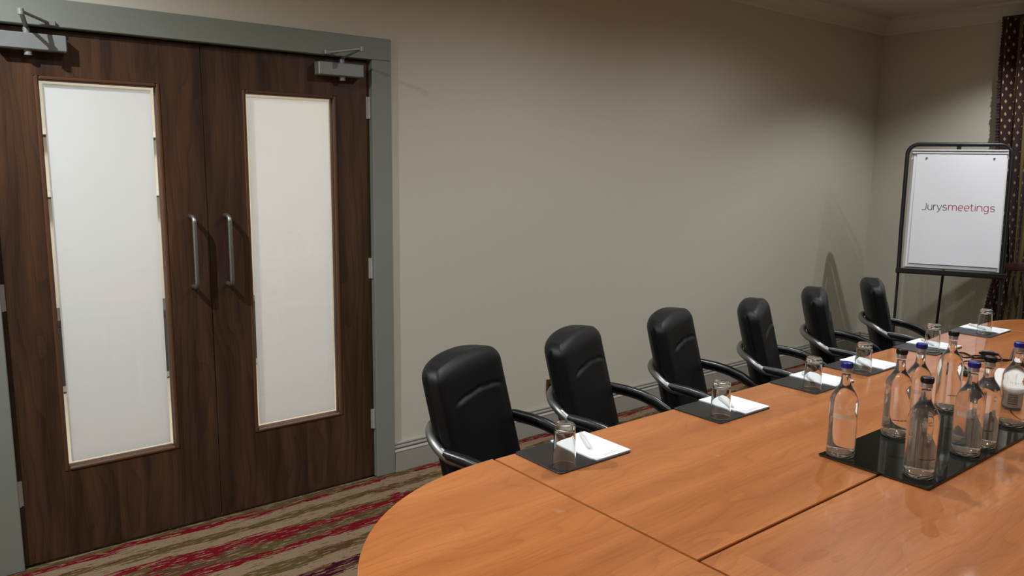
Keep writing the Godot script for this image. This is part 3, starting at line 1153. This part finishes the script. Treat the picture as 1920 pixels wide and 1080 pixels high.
func print_letter(b: MB, ch: String, x0: float, w: float) -> void:
	# pen strokes in a box one wide and one x-height high
	var s := []
	match ch:
		"J": s = [[Vector2(1, 1.32)] + bow(0.55, 0.36, 0.45, 0.36, 0, -90) + [Vector2(0.0, 0.0)]]
		"u": s = [[Vector2(0, 1)] + bow(0.45, 0.4, 0.45, 0.4, 180, 270) + bow(0.55, 0.4, 0.45, 0.4, 270, 360) + [Vector2(1, 1)], [Vector2(1, 1), Vector2(1, 0)]]
		"r": s = [[Vector2(0, 0), Vector2(0, 1)], bow(0.95, 0.55, 0.95, 0.45, 180, 85)]
		"y": s = [[Vector2(0, 1), Vector2(0.5, 0.05)], [Vector2(1, 1), Vector2(0.42, -0.22)] + bow(0.1, -0.1, 0.3, 0.3, -30, -95)]
		"s": s = [[Vector2(0.95, 0.88)] + bow(0.55, 0.75, 0.48, 0.25, 60, 180) + bow(0.5, 0.62, 0.44, 0.12, 190, 270) + bow(0.5, 0.38, 0.46, 0.12, 90, 0) + bow(0.48, 0.26, 0.48, 0.26, 0, -125) + [Vector2(0.02, 0.12)]]
		"m": s = [[Vector2(0, 0), Vector2(0, 1)], bow(0.25, 0.65, 0.25, 0.35, 180, 0) + [Vector2(0.5, 0)], bow(0.75, 0.65, 0.25, 0.35, 180, 0) + [Vector2(1, 0)]]
		"n": s = [[Vector2(0, 0), Vector2(0, 1)], bow(0.5, 0.6, 0.5, 0.4, 180, 0) + [Vector2(1, 0)]]
		"e": s = [[Vector2(0, 0.5), Vector2(1, 0.5)] + bow(0.5, 0.58, 0.5, 0.42, 0, 180) + bow(0.5, 0.42, 0.5, 0.42, 180, 310)]
		"t": s = [[Vector2(0.36, 1.3)] + bow(0.72, 0.28, 0.36, 0.28, 180, 270) + [Vector2(1, 0)], [Vector2(0, 1), Vector2(1, 1)]]
		"i": s = [[Vector2(0.5, 0), Vector2(0.5, 1)], [Vector2(0.5, 1.26), Vector2(0.5, 1.38)]]
		"g": s = [bow(0.5, 0.6, 0.5, 0.4, 0, 180) + bow(0.5, 0.42, 0.5, 0.4, 180, 360), [Vector2(1, 1), Vector2(1, -0.08)] + bow(0.55, -0.08, 0.45, 0.32, 0, -90) + [Vector2(0.12, -0.4)]]
	var half := 0.0023
	for line in s:
		var q := []
		for p in line:
			q.append(Vector2(x0 + p.x * w, 0.392 + p.y * 0.037))
		var m := q.size()
		var lo := []
		var hi := []
		for k in m:
			var d: Vector2 = (q[mini(k + 1, m - 1)] - q[maxi(k - 1, 0)]).normalized() * half
			for e in [[lo, -1.0], [hi, 1.0]]:
				var c: Vector2 = q[k] + Vector2(-d.y, d.x) * e[1]
				e[0].append(Vector3(c.x, c.y, sheet_lift((c.x + 0.28) / 0.56, (c.y - 0.002) / 0.79) + 0.0006))
		for k in m - 1:
			b.face([lo[k], lo[k + 1], hi[k + 1], hi[k]], Vector3.BACK)

# ---------------------------------------------------------------- place settings

func rounded_rect(x0: float, x1: float, z0: float, z1: float, r: float) -> Array:
	var p := []
	for e in [[x1 - r, z1 - r, 0.0], [x0 + r, z1 - r, 1.0], [x0 + r, z0 + r, 2.0], [x1 - r, z0 + r, 3.0]]:
		for k in 6:
			var g: float = PI / 2 * (e[2] + k / 5.0)
			p.append(Vector2(e[0] + r * cos(g), e[1] + r * sin(g)))
	return p

func build_place_settings() -> void:
	var which := ["before the chair nearest the double doors", "before the second chair from the doors", "before the third chair from the doors", "before the fourth chair from the doors", "before the chair next to last towards the flip chart", "before the chair nearest the flip chart"]
	# x of the mat's left edge, glass x and z, pen's two ends
	var sets := [
		[-0.427, 1.648, -0.378, 1.815, Vector2(-0.174, 1.668), Vector2(-0.242, 1.781)],
		[0.29, 1.648, 0.344, 1.81, Vector2(0.51, 1.68), Vector2(0.452, 1.786)],
		[0.868, 1.652, 0.914, 1.812, Vector2(1.064, 1.68), Vector2(0.985, 1.785)],
		[1.284, 1.64, 1.322, 1.8, Vector2(1.465, 1.69), Vector2(1.4, 1.795)],
		[1.892, 1.646, 1.975, 1.794, Vector2(2.139, 1.673), Vector2(2.052, 1.775)],
		[2.518, 1.638, 2.62, 1.777, Vector2(2.744, 1.658), Vector2(2.68, 1.763)]]
	var mat_b := MB.new()
	mat_b.prism(rounded_rect(0.0, 0.29, 0.0, 0.204, 0.012), 0.0, 0.0045, 0.0015)
	var mat_mesh := mat_b.mesh()
	var pad_b := MB.new()
	pad_b.prism([Vector2(0.145, 0.0), Vector2(0.288, 0.0), Vector2(0.288, 0.2), Vector2(0.145, 0.2)], 0.0045, 0.0085)
	var pad_mesh := pad_b.mesh()
	var ink := MB.new()
	for k in 7:
		ink.face([Vector3(0.19 + k * 0.0085, 0.0087, 0.182), Vector3(0.196 + k * 0.0085, 0.0087, 0.182), Vector3(0.196 + k * 0.0085, 0.0087, 0.1845), Vector3(0.19 + k * 0.0085, 0.0087, 0.1845)], Vector3.UP)
	var ink_mesh := ink.mesh()
	# upturned tumbler: thick base at the top, rim below
	var gi := MB.new()
	gi.lathe([
		[Vector2(0.0343, 0.0), Vector2(0.0345, 0.001), Vector2(0.0345, 0.003), Vector2(0.0328, 0.045), Vector2(0.0298, 0.113), Vector2(0.0288, 0.121), Vector2(0.0268, 0.1242), Vector2(0.0235, 0.1238), Vector2(0.0215, 0.1222), Vector2(0.0, 0.1212)],
		[Vector2(0.0, 0.109), Vector2(0.02, 0.1085), Vector2(0.0255, 0.106), Vector2(0.0275, 0.1), Vector2(0.0308, 0.045), Vector2(0.0327, 0.003), Vector2(0.0330, 0.0008), Vector2(0.0343, 0.0)]], 48)
	var glass_mesh := gi.mesh()
	var pen_b := MB.new()
	pen_b.tube([Vector3(0, 0.0055, -0.066), Vector3(0, 0.0055, -0.065), Vector3(0, 0.0055, 0.04), Vector3(0, 0.0055, 0.052), Vector3(0, 0.0055, 0.064)], [0.0035, 0.0052, 0.0055, 0.0045, 0.0012], 12)
	var pen_mesh := pen_b.mesh()
	var clip_b := MB.new()
	clip_b.box(Vector3(0, 0.0118, -0.045), Vector3(0.003, 0.0016, 0.036), 0.0005)
	clip_b.box(Vector3(0, 0.0105, -0.061), Vector3(0.003, 0.004, 0.003))
	var clip_mesh := clip_b.mesh()
	for k in sets.size():
		var s: Array = sets[k]
		var o := part("place_mat", mat_mesh, M.mat_black, self)
		o.position = Vector3(s[0], TOP, s[1])
		tag(o, "black mat " + which[k], "table mat", "black mats along the table")
		var p := thing("note_pad", "white notepad on the black mat " + which[k], "notepad", Vector3(s[0], TOP, s[1]), 0.0, "notepads along the table")
		part("sheets", pad_mesh, M.paper, p)
		part("printed_line", ink_mesh, M.pale_ink, p)
		o = part("tumbler", glass_mesh, M.solid_glass, self)
		o.position = Vector3(s[2], TOP + 0.0047, s[3])
		tag(o, "upturned clear glass tumbler " + which[k], "glass", "upturned tumblers along the table")
		var a: Vector2 = s[4]
		var b: Vector2 = s[5]
		var d := b - a
		var pn := thing("pen", "white ballpoint pen on the notepad " + which[k], "pen", Vector3((a.x + b.x) / 2, TOP + 0.0087, (a.y + b.y) / 2), atan2(d.x, d.y), "pens along the table")
		part("barrel", pen_mesh, M.white_plastic, pn)
		part("clip", clip_mesh, M.white_plastic, pn)

# ---------------------------------------------------------------- bottles

func build_bottles() -> void:
	var tray := MB.new()
	tray.box(Vector3(0.715, TOP + 0.0045, 2.3625), Vector3(0.845, 0.006, 0.318), 0.0012)
	tray.box(Vector3(0.715, TOP + 0.0008, 2.3625), Vector3(0.8, 0.0016, 0.28))
	var to := part("serving_tray", tray, M.tray_glass, self)
	tag(to, "black glass tray holding the water bottles", "tray")
	var outer := [Vector2(0.036, 0.0), Vector2(0.0385, 0.0015), Vector2(0.0405, 0.006), Vector2(0.0405, 0.16), Vector2(0.0395, 0.172), Vector2(0.036, 0.184), Vector2(0.030, 0.195), Vector2(0.023, 0.205), Vector2(0.0175, 0.215), Vector2(0.0152, 0.226), Vector2(0.0142, 0.24), Vector2(0.0138, 0.262)]
	var sh := MB.new()
	sh.lathe([outer, [Vector2(0.0138, 0.262), Vector2(0.0155, 0.2625), Vector2(0.0155, 0.266), Vector2(0.0138, 0.2665)]], 48)
	var shell := sh.mesh()
	# thick foot of glass, with a ring of small knurls
	var ft := MB.new()
	ft.lathe([[Vector2(0, 0.0065), Vector2(0.02, 0.004), Vector2(0.034, 0.0004), Vector2(0.0378, 0.0012), Vector2(0.0396, 0.006), Vector2(0.0397, 0.0105), Vector2(0.037, 0.0125), Vector2(0.028, 0.0135), Vector2(0.015, 0.018), Vector2(0.0, 0.02)]], 36)
	var foot := ft.mesh()
	var wt := MB.new()
	var wl := []
	for p in outer:
		if p.y > 0.01 and p.y < 0.25:
			wl.append(Vector2(p.x - 0.0017, p.y))
	wl.push_front(Vector2(0.0386, 0.0145))
	var floor_run := [Vector2(0, 0.0215), Vector2(0.0155, 0.0195), Vector2(0.0285, 0.0155), Vector2(0.0386, 0.0145)]
	wl.append(Vector2(0.0122, 0.246))
	wt.lathe([floor_run, wl, [Vector2(0.0122, 0.246), Vector2(0.0118, 0.2455), Vector2(0.0, 0.2453)]], 48)
	var water := wt.mesh()
	var cp := MB.new()
	cp.lathe([[Vector2(0.0162, 0.2665), Vector2(0.0165, 0.268), Vector2(0.0165, 0.280), Vector2(0.0155, 0.2822), Vector2(0.0, 0.2826)], [Vector2(0.0, 0.2665), Vector2(0.0162, 0.2665)]], 28)
	for k in 24:
		var g := TAU * k / 24.0
		cp.box(Vector3(0.0165 * cos(g), 0.274, 0.0165 * sin(g)), Vector3(0.0012, 0.01, 0.0012))
	var cap := cp.mesh()
	var collar_b := MB.new()
	collar_b.lathe([[Vector2(0.0142, 0.2535), Vector2(0.0146, 0.2545), Vector2(0.0146, 0.264), Vector2(0.0142, 0.265)]], 28)
	var collar := collar_b.mesh()
	var print_b := MB.new()
	for k in 9:
		var g := 1.9 + k * 0.13
		print_b.X = Transform3D(Basis(Vector3.UP, -g), Vector3(cos(g) * 0.0406, 0.06 + 0.0, sin(g) * 0.0406))
		print_b.box(Vector3.ZERO, Vector3(0.0003, 0.0035 if k % 2 else 0.0022, 0.0035))
	var printed := print_b.mesh()
	var lab := MB.new()
	for k in 12:
		var g := 1.85 + k * 0.135
		lab.X = Transform3D(Basis(Vector3.UP, -g), Vector3(cos(g) * 0.0406, 0.152, sin(g) * 0.0406))
		lab.box(Vector3.ZERO, Vector3(0.0003, 0.006, 0.0016))
		if k % 2:
			lab.box(Vector3(0, 0.002, 0.0016), Vector3(0.0003, 0.0014, 0.002))
		lab.X = Transform3D(Basis(Vector3.UP, -g), Vector3(cos(g) * 0.0406, 0.128, sin(g) * 0.0406))
		lab.box(Vector3.ZERO, Vector3(0.0003, 0.014, 0.0054))
	var label_mesh := lab.mesh()
	var spots := [
		[0.335, 2.247, true, "water bottle with a blue cap at the tray corner by the chairs", "still"],
		[0.64, 2.262, false, "black-capped water bottle second from the tray's near corner by the chairs", "sparkling"],
		[0.775, 2.262, true, "blue-capped water bottle in the middle of the tray's chair side", "still"],
		[0.362, 2.462, false, "black-capped water bottle standing alone at the tray's corner over the table joint", "sparkling"],
		[1.068, 2.24, false, "black-capped water bottle at the tray's far corner by the cables", "sparkling"],
		[0.652, 2.468, true, "blue-capped water bottle half way along the tray's outer side", "still"],
		[0.765, 2.47, false, "black-capped water bottle close behind a blue-capped one on the outer side", "sparkling"],
		[1.062, 2.448, true, "blue-capped water bottle at the tray corner beside the projector", "still"]]
	for s in spots:
		var t := thing("water_bottle", s[3], "bottle", Vector3(s[0], TOP + 0.0078, s[1]), (randf_of(s[0]) - 0.5) * 0.7, "glass water bottles on the black tray")
		part("glass", shell, M.bottle_glass, t)
		part("foot", foot, M.solid_glass, t)
		part("water", water, M.water, t)
		part("collar", collar, M.cap_silver if s[2] else M.cap_silver, t)
		part("cap", cap, M.cap_blue if s[2] else M.cap_black, t)
		if s[2]:
			part("etched_label", label_mesh, M.etched_print, t)
		else:
			part("printed_line", printed, M.black_plastic, t)

func randf_of(x: float) -> float:
	return fposmod(sin(x * 91.7) * 437.3, 1.0)

# ---------------------------------------------------------------- projector and cables

func build_projector() -> void:
	var t := thing("projector", "grey projector with a white top beside the water bottles", "projector", Vector3(1.437, TOP, 2.394), deg_to_rad(14.5))
	var b := MB.new()
	b.prism(rounded_rect(-0.15, 0.15, -0.14, 0.14, 0.016), 0.012, 0.07, 0.004)
	part("body", b, M.projector_grey, t)
	b = MB.new()
	b.prism(rounded_rect(-0.148, 0.148, -0.138, 0.138, 0.016), 0.07, 0.082, 0.005)
	part("top_cover", b, M.white_plastic, t)
	b = MB.new()
	for z in [-0.06, 0.03]:
		b.box(Vector3(-0.05, 0.0821, z), Vector3(0.1, 0.0003, 0.004))
	part("printed_line", b, M.pale_ink, t)
	b = MB.new()
	b.X = Transform3D(Basis(Vector3.BACK, PI / 2), Vector3(-0.151, 0.042, 0.05))
	b.lathe([[Vector2(0.02, 0.0), Vector2(0.022, 0.006), Vector2(0.018, 0.008)], [Vector2(0.018, 0.004), Vector2(0.0, 0.006)]], 20)
	part("lens", b, M.black_plastic, t)
	b = MB.new()
	for k in 5:
		b.box(Vector3(-0.1505, 0.026 + k * 0.008, -0.05), Vector3(0.002, 0.003, 0.06))
	part("vent", b, M.black_plastic, t)
	for e in [[-0.12, -0.11], [-0.12, 0.11], [0.12, -0.11], [0.12, 0.11]]:
		b = MB.new()
		b.lathe([[Vector2(0, 0), Vector2(0.011, 0), Vector2(0.009, 0.012)]], 12, Vector3(e[0], 0, e[1]))
		part("foot", b, M.black_plastic, t)
	var runs := [
		[[1.95, 1.85], [2.021, 1.88], [2.049, 1.903], [2.019, 1.944], [1.985, 1.977], [2.02, 2.005], [2.03, 2.035], [2.04, 2.06], [2.05, 2.083], [2.1, 2.085], [2.2, 2.06], [2.31, 2.035], [2.33, 2.06], [2.22, 2.085], [2.12, 2.1], [1.99, 2.134], [1.86, 2.2], [1.78, 2.3], [1.68, 2.36]],
		[[1.945, 1.935], [1.912, 1.957], [1.93, 1.975], [1.975, 1.972], [2.0, 1.985], [2.01, 2.02], [2.0, 2.06], [2.03, 2.1], [2.1, 2.14], [2.2, 2.2], [2.3, 2.18], [2.36, 2.12]],
		[[1.67, 2.065], [1.73, 2.03], [1.79, 2.01], [1.84, 2.03], [1.87, 2.06], [1.9, 2.09], [1.95, 2.1], [2.02, 2.07], [2.05, 2.05]]]
	var labels := ["black cable looped on the table behind the projector", "short black cable with its end free in the tangle behind the bottles", "thin black cable leading to the small black adapter"]
	for k in runs.size():
		var cur := Curve3D.new()
		var n: int = runs[k].size()
		for i in n:
			var p := Vector3(runs[k][i][0], TOP + 0.0045 + 0.0095 * k + (0.02 if k == 0 and (i == 10 or i == 11 or i == 12) else 0.0), runs[k][i][1])
			var q0: Array = runs[k][maxi(i - 1, 0)]
			var q1: Array = runs[k][mini(i + 1, n - 1)]
			var tn := Vector3(q1[0] - q0[0], 0, q1[1] - q0[1]) / 6.0
			cur.add_point(p, -tn, tn)
		cur.bake_interval = 0.015
		var cb := MB.new()
		cb.tube(Array(cur.get_baked_points()), 0.0042 if k < 2 else 0.003, 8)
		var o := part("cable", cb, M.black_plastic, self)
		tag(o, labels[k], "cable", "black cables by the projector")
	# a moulded plug bundle and a small adapter
	var pb := MB.new()
	pb.tube([Vector3(1.99, TOP + 0.03, 1.995), Vector3(2.0, TOP + 0.031, 2.0), Vector3(2.02, TOP + 0.031, 2.035), Vector3(2.03, TOP + 0.03, 2.06)], [0.006, 0.012, 0.012, 0.005], 10)
	var po := part("cable_plug", pb, M.black_plastic, self)
	tag(po, "moulded black plug in the tangle of cables", "plug")
	var ab := MB.new()
	ab.X = Transform3D(Basis(Vector3.UP, deg_to_rad(20.0)), Vector3(1.655, TOP + 0.011, 2.075))
	ab.box(Vector3.ZERO, Vector3(0.05, 0.022, 0.03), 0.003)
	ab.box(Vector3(-0.032, 0, 0), Vector3(0.016, 0.012, 0.02), 0.002)
	var ao := part("cable_adapter", ab, M.black_plastic, self)
	tag(ao, "small black cable adapter lying between the bottles and the chairs", "adapter")
